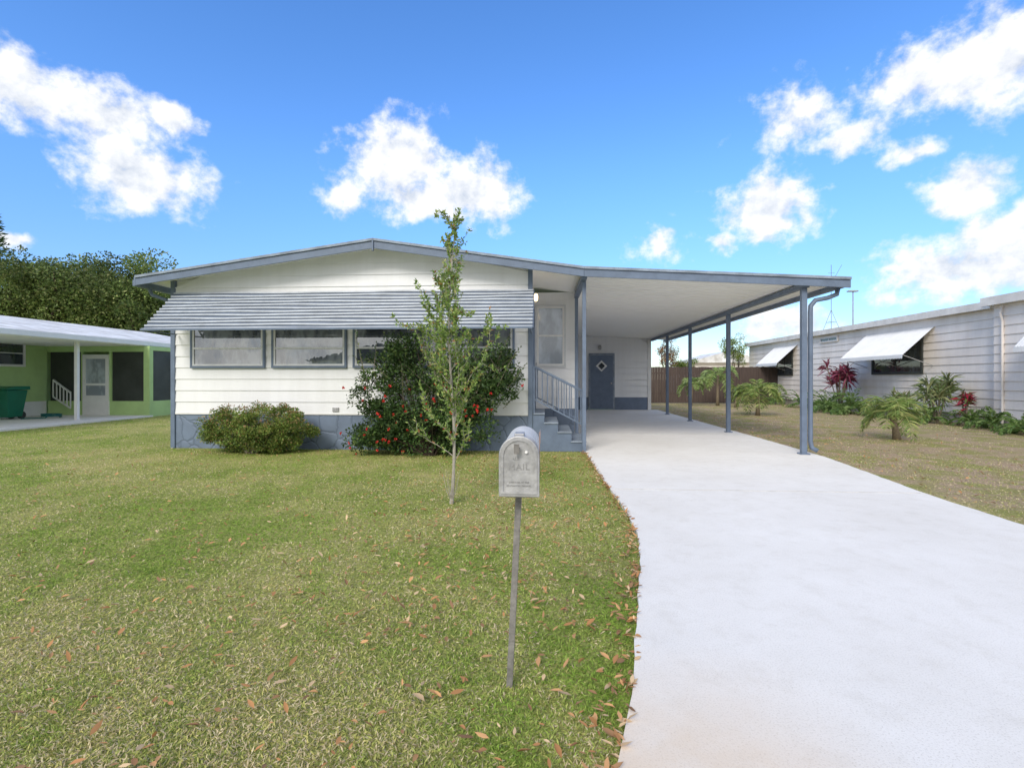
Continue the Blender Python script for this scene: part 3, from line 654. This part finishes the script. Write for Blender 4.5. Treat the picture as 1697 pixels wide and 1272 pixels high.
def fronds(c, n, L, droop, leafL, leafW, pal, up=(.3,1.1), kk=26):
    sets = []; c = np.array(c); rach = MB()
    for i in range(n):
        a = i*2.4+R.uniform(-.3,.3); e = R.uniform(*up); Lf = L*R.uniform(.75,1.1)
        d = np.array([math.cos(a)*math.cos(e), math.sin(a)*math.cos(e), math.sin(e)]); p = c.copy(); pts = [p.copy()]
        side = np.array([-math.sin(a), math.cos(a), 0]); P=[];D=[];LL=[]; ns = 12
        for s_ in range(ns):
            d = norm(d + np.array([0,0,-droop/ns*(1+s_*.12)])); p = p + d*Lf/ns; pts.append(p.copy())
            if s_ < 2: continue
            for q in range(kk//ns+1):
                f = R.rand(); pp_ = p - d*Lf/ns*f; env = math.sin(math.pi*min(1,(s_+.5)/ns)**.8)*.8+.25
                for sg in (-1,1):
                    P.append(pp_); D.append(side*sg*.9 + d*.7 + np.array([0,0,.15]) + R.normal(size=3)*.12); LL.append(leafL*env)
        P=np.array(P);D=np.array(D);LL=np.array(LL)
        sets.append(leafset(P, D, LL, leafW, cols(len(P), pal), droop=.18)); rach.tube(pts, list(np.linspace(.012,.003,len(pts)))if L>.5 else .005, 4)
    return cat(sets), rach
PG = [(.22,.33,.08),(.31,.41,.12),(.42,.44,.16),(.15,.23,.06)]
M_PB = mat('palm_bark', (.24,.19,.13), .9, .4, 25, bump=.8, bscale=30); M_FS = mat('frond_stem', (.3,.34,.11), .6, .1, 5)
def palm(x, y, zc_, L, label, lean=0, n=18, pal=PG, lw=.024):
    e = empty('palm', (x,y,0), label, 'palm tree', 'small palms in the side yard')
    fs_, ra = fronds((x+lean,y,zc_), n, L, 1.7, L*.28, lw, pal, (.1,1.2))
    fast('crown', *fs_, M_LEAF, e)
    MB().tube([(x,y,-.02),(x+lean*.3,y,zc_*.35),(x+lean*.8,y,zc_*.75),(x+lean,y,zc_+.03)], [.09,.065,.06,.075], 9).build('trunk', M_PB, e, smooth=True); ra.build('frond_stems', M_FS, e)
palm(7.80,11.87,.64,.95,'short pygmy date palm with curved trunk in dry grass', -.12, 16)
palm(7.80,19.3,.85,1.15,'bushy pygmy date palm in the side yard', 0, 24, lw=.03)
palm(8.6,26.1,1.5,1.25,'pale green young palm near the fence', 0, 16, [(.34,.45,.18),(.27,.37,.11)], .035)
palm(7.25,26,1.05,.95,'small young palm near the fence', .1, 14, [(.34,.45,.18),(.27,.37,.11)], .035)
palm(8.9,24.5,.8,.9,'small dark green palm near the fence', .1, 14)
FG = [(.13,.23,.06),(.18,.3,.08),(.25,.34,.12)]
for (x, y, L, n) in ((11.9,13.5,.8,26),(11.8,14.3,.75,24),(12.0,15.2,.8,24),(11.6,16.3,.85,24),(11.9,17.9,.8,24),(11.9,19.0,.95,26),(11.5,19.9,1.25,34),(11.3,21.0,1.25,34),(11.8,22.4,1.1,28),(11.9,24.6,1.0,24),(12.0,27.5,1.0,22),(11.9,29.5,1.0,22),(11.3,13.0,.65,20)):
    e = empty('fern', (x,y,0), 'arching green fern at the foot of the cream house wall', 'fern', 'ferns along the house wall')
    fs_, ra = fronds((x,y,.05), n, L, 1.5, L*.16, .03, FG, (.5,1.45), kk=30); fast('foliage', *fs_, M_LEAF, e)
def cordy(x, y, h, r, label, pal, tops=6, per=26, LL=.45):
    e = empty('cordyline', (x,y,0), label, 'plant'); mb = MB(); sets = []
    for i in range(tops):
        a = i*2.4; tp = np.array([x+r*.6*math.cos(a)*R.rand(), y+r*.6*math.sin(a)*R.rand(), h*R.uniform(.6,.9)]); mb.tube([(x,y,0),(tp+np.array([x,y,0]))/2, tp], .018, 5)
        D = norm(R.normal(size=(per,3))+np.array([0,0,.8])); P = tp + np.array([0,0,1])*R.uniform(-.2,.1,(per,1))
        sets.append(leafset(P, D, LL, .06, cols(per, pal), droop=.25))
    fast('foliage', *cat(sets), M_LEAF, e); mb.build('stems', M_BARK, e)
cordy(11.75,21.2,2.0,.9,'burgundy cordyline plant by the cream wall',[(.22,.04,.06),(.14,.03,.05),(.3,.07,.12)],13)
cordy(11.9,15.3,1.0,.3,'bright red cordyline by the cream wall',[(.45,.03,.07),(.25,.03,.05),(.12,.16,.05)],4,22,.3)
cordy(11.8,16.2,1.35,.7,'spiky narrow-leaved green plant by the cream wall',[(.2,.27,.11),(.3,.32,.15)],6,50,.5)
cordy(11.6,17.4,.9,.6,'grey-green strappy plant by the cream wall',[(.2,.27,.11),(.3,.3,.15)],6,30,.4)

# ------------------------------------------------------------------ GRASS + LEAVES
def pnoise(x, y):
    return (np.sin(x*1.3+1.1*np.sin(y*.9))+np.sin(y*1.7+x*.6+2)+.7*np.sin(x*3.1-y*2.3)+.8*np.sin(x*6.3+y*5.1+2*np.sin(x*4))+.9*np.sin(x*11+3*np.sin(y*7))*np.sin(y*13+2*np.sin(x*5)))/3.4
def onlawn(x, y):
    ok = ~((x > edgeX(LE,y)-.0) & (x < edgeX(RE,y)+.0) & (y < 22))
    ok &= ~((x > XL) & (x < 4.5) & (y > YF-.02))
    ok &= ~((x < -13.8) & (y > 8)); ok &= ~(x > 12.3)
    return ok
n = 520000; g = 1.4
u_ = R.rand(n); a0, b0 = 1.5**(1-g), 30**(1-g); Y = (a0+(b0-a0)*u_)**(1/(1-g)); X = R.uniform(-1.15,1.12,n)*Y - .1
k = onlawn(X, Y); X = X[k]; Y = Y[k]; n = len(X)
pn = pnoise(X, Y); right = X > 4
keep = R.rand(n) < np.where(right, .28+.4*pn, .86+.35*pn); X = X[keep]; Y = Y[keep]; pn = pn[keep]; right = right[keep]; n = len(X)
L_ = R.uniform(.015,.034,n)*(1+.035*Y); W_ = R.uniform(.0027,.0052,n)*(1+.15*Y)
D = norm(np.stack([R.normal(size=n)*.8, R.normal(size=n)*.8, R.uniform(.15,1.0,n)], 1))
gr = np.array([.30,.44,.08]); ye = np.array([.62,.58,.22]); dry = np.array([.76,.64,.42])
tt = np.clip(.44-.75*pn+R.normal(size=n)*.24+np.where(right,.35,0), 0, 1)[:,None]
C = gr*(1-tt)+ye*tt; dm_ = R.rand(n) < np.where(right, .48, .20-.38*pn); C[dm_] = dry; C *= R.uniform(.68,1.2,(n,1))
fast('grass', *leafset(np.stack([X,Y,np.zeros(n)-.002],1), D, L_, W_, C, fold=.2, droop=.15), M_GRASS, label='short green lawn grass with dry blades', category='grass', kind='stuff')

sets = []
def litter(X, Y, s=1.0):
    k = onlawn(X, Y) ; X = X[k]; Y = Y[k]; n = len(X)
    D = norm(np.stack([R.normal(size=n), R.normal(size=n), R.uniform(-.1,.35,n)], 1))
    C = cols(n, [(.44,.22,.09),(.56,.31,.14),(.32,.18,.09),(.64,.46,.27)], [.33,.3,.2,.17], .25)
    S = (.024+.045*R.rand(n)**1.4)*s
    Sv = norm(np.cross(D, np.stack([R.normal(size=n)*.25, R.normal(size=n)*.25, np.ones(n)],1))); Nn = np.cross(Sv, D); Nn *= np.sign(Nn[:,2:3])
    P = np.stack([X, Y, R.uniform(.022,.04,n)],1); S_=S[:,None]; W=S_*R.uniform(.3,.45,(n,1))
    c1 = P+D*S_*.3; c2 = P+D*S_*.65; cu = Nn*W*R.uniform(.1,.5,(n,1))
    V = np.stack([P, c1+Sv*W*.42+cu, c2+Sv*W*.4+cu, P+D*S_+Nn*S_*.12, c2-Sv*W*.4+cu, c1-Sv*W*.42+cu],1).reshape(-1,3)
    b_ = np.arange(n)[:,None]*6; F = np.concatenate([b_+np.array([[0,1,2,3]]), b_+np.array([[0,3,4,5]])])
    sets.append((V, F, np.repeat(C,6,0)))
y = R.uniform(1.5,9.3,620); litter(edgeX(LE,y)-np.abs(R.normal(size=620))*.06-.0, y)
y = (R.rand(1500)**1.2)*7.5+1.5; litter(R.uniform(-1.1,.3,1500)*y, y)
y = R.uniform(2.6,8.8,1700); litter(R.normal(size=1700)*.9-.2, y)
y = R.uniform(4.6,22,1500); litter(edgeX(RE,y)+np.abs(R.normal(size=1500))*2.2, y, 1.1)
fast('fallen_leaves', *cat(sets), M_LITTER, label='scattered dry brown leaves on the lawn', category='leaves', kind='stuff')

# ------------------------------------------------------------------ WORLD / LIGHT
w = bpy.data.worlds.new('World'); scene.world = w; w.use_nodes = True; t = w.node_tree; t.nodes.clear(); N = t.nodes; L = t.links
out = N.new('ShaderNodeOutputWorld')
SUN_EL = math.radians(35); SUN_AZ = math.radians(200)
def math_(op, a, b=None, c=None, clamp=False):
    n = N.new('ShaderNodeMath'); n.operation = op; n.use_clamp = clamp
    for i, v in enumerate((a, b, c)):
        if v is None: continue
        if hasattr(v, 'links'): L.new(v, n.inputs[i])
        else: n.inputs[i].default_value = v
    return n.outputs[0]
def vm(op, a, b):
    n = N.new('ShaderNodeVectorMath'); n.operation = op
    for i, v in enumerate((a, b)):
        if isinstance(v, tuple): n.inputs[i].default_value = v
        else: L.new(v, n.inputs[i])
    return n.outputs[0]
tc = N.new('ShaderNodeTexCoord'); dirv = tc.outputs['Generated']
sep = N.new('ShaderNodeSeparateXYZ'); L.new(dirv, sep.inputs[0])
sky = N.new('ShaderNodeTexSky'); sky.sky_type = 'NISHITA'; sky.sun_disc = False; sky.sun_elevation = SUN_EL; sky.sun_rotation = SUN_AZ
sky.air_density = 1.0; sky.dust_density = .2; sky.ozone_density = 2.5
hs_ = N.new('ShaderNodeHueSaturation'); hs_.inputs['Saturation'].default_value = 1.2; hs_.inputs['Value'].default_value = 1.85
L.new(sky.outputs[0], hs_.inputs['Color'])
hz = N.new('ShaderNodeMapRange'); hz.interpolation_type = 'SMOOTHSTEP'; hz.inputs[1].default_value = 0; hz.inputs[2].default_value = .40; hz.inputs[3].default_value = .58; hz.inputs[4].default_value = 1.0; L.new(sep.outputs['Z'], hz.inputs[0])
sc_ = N.new('ShaderNodeVectorMath'); sc_.operation = 'SCALE'; L.new(vm('MULTIPLY', hs_.outputs[0], (.80,.86,1.02)), sc_.inputs[0]); L.new(hz.outputs[0], sc_.inputs['Scale'])
bg1 = N.new('ShaderNodeBackground'); bg1.inputs[1].default_value = .15; L.new(sc_.outputs[0], bg1.inputs[0])
def noise(vec, scale, detail, rough=.6):
    n = N.new('ShaderNodeTexNoise'); n.inputs['Scale'].default_value = scale; n.inputs['Detail'].default_value = detail; n.inputs['Roughness'].default_value = rough
    L.new(vec, n.inputs['Vector']); return n
wn = noise(dirv, 16, 3)
dw = vm('ADD', dirv, vm('MULTIPLY', vm('SUBTRACT', wn.outputs['Color'], (.5,.5,.5)), (.045,.045,.04)))
CL = [(-46.8,22.0,.100,.036,.05),(-41.5,21.8,.060,.026,0),(-37,22.6,.045,.022,-.2),(-39.4,17.4,.070,.040,.12),(-41.5,19.3,.04,.025,-.1),
      (-15.8,22.4,.070,.048,.15),(-8.4,19.7,.078,.042,.15),(-22,19.0,.04,.045,-.32),(-12.5,19.3,.085,.034,.15),
      (22.7,16.3,.062,.044,.15),(18.8,13.9,.026,.018,.05),(36.9,24.6,.095,.038,.12),(41.5,24.6,.06,.05,.1),(26.4,24.0,.09,.055,-.34),(29.9,21.4,.048,.022,-.02),
      (38.1,15.6,.040,.030,.12),(37.4,9.0,.080,.042,.12),(41.5,10.6,.055,.042,.12),(12.3,14.1,.055,.040,-.34),(34.3,19.2,.035,.018,-.22),(24.4,5.4,.09,.026,-.15),(-47.9,11,.03,.014,-.1)]
acc = math_('MULTIPLY_ADD', sep.outputs['Z'], .6, math_('MULTIPLY_ADD', sep.outputs['Y'], -1.3, -.22))  # unseen cloud cover added behind and overhead to whiten and lift ambient light
for az, el, ra, re, bias in CL:
    az = math.radians(az); el = math.radians(el)
    mp = N.new('ShaderNodeMapping'); mp.vector_type = 'TEXTURE'
    mp.inputs['Location'].default_value = (math.sin(az)*math.cos(el), math.cos(az)*math.cos(el), math.sin(el))
    mp.inputs['Rotation'].default_value = (0,0,-az); mp.inputs['Scale'].default_value = (ra*1.25, .5, re*1.25)
    L.new(dw, mp.inputs['Vector'])
    ln = N.new('ShaderNodeVectorMath'); ln.operation = 'LENGTH'; L.new(mp.outputs[0], ln.inputs[0])
    acc = math_('SMOOTH_MAX', acc, math_('SUBTRACT', 1.0+bias, ln.outputs['Value']), .10)
st_ = vm('MULTIPLY', dirv, (1,1,1.15))
nA = noise(st_, 20, 9, .60)
nB = noise(vm('ADD', st_, (-.008,-.008,.035)), 20, 5, .58)
dens = math_('MULTIPLY_ADD', math_('SUBTRACT', nA.outputs[0], .5), 2.5, acc)
mr = N.new('ShaderNodeMapRange'); mr.interpolation_type = 'SMOOTHSTEP'; mr.inputs[1].default_value = -.16; mr.inputs[2].default_value = .66; L.new(dens, mr.inputs[0])
alpha = math_('MULTIPLY', mr.outputs[0], .97)
sh = math_('MULTIPLY_ADD', math_('SUBTRACT', nA.outputs[0], nB.outputs[0]), 2.8, .76, clamp=True)
cm = N.new('ShaderNodeMix'); cm.data_type = 'RGBA'; cm.inputs[6].default_value = (.60,.66,.76,1); cm.inputs[7].default_value = (1,1,1,1); L.new(sh, cm.inputs[0])
bg2 = N.new('ShaderNodeBackground'); bg2.inputs[1].default_value = 1.12; L.new(cm.outputs[2], bg2.inputs[0])
ms = N.new('ShaderNodeMixShader'); L.new(alpha, ms.inputs[0]); L.new(bg1.outputs[0], ms.inputs[1]); L.new(bg2.outputs[0], ms.inputs[2]); L.new(ms.outputs[0], out.inputs[0])

sun = bpy.data.lights.new('sun', 'SUN'); sun.energy = 2.4; sun.angle = math.radians(20); sun.color = (1,.955,.89)
so = bpy.data.objects.new('sun', sun); COL.objects.link(so)
sd_ = Vector((math.sin(SUN_AZ)*math.cos(SUN_EL), math.cos(SUN_AZ)*math.cos(SUN_EL), math.sin(SUN_EL)))
so.rotation_euler = sd_.to_track_quat('Z', 'Y').to_euler()

cam = bpy.data.cameras.new('camera'); co = bpy.data.objects.new('camera', cam); COL.objects.link(co)
co.location = (0,0,H); co.rotation_euler = (math.radians(90), 0, math.radians(3.6)); cam.lens = 18.03; cam.sensor_width = 36; cam.shift_y = -9/1697
cam.clip_start = .05; cam.clip_end = 2000
scene.camera = co
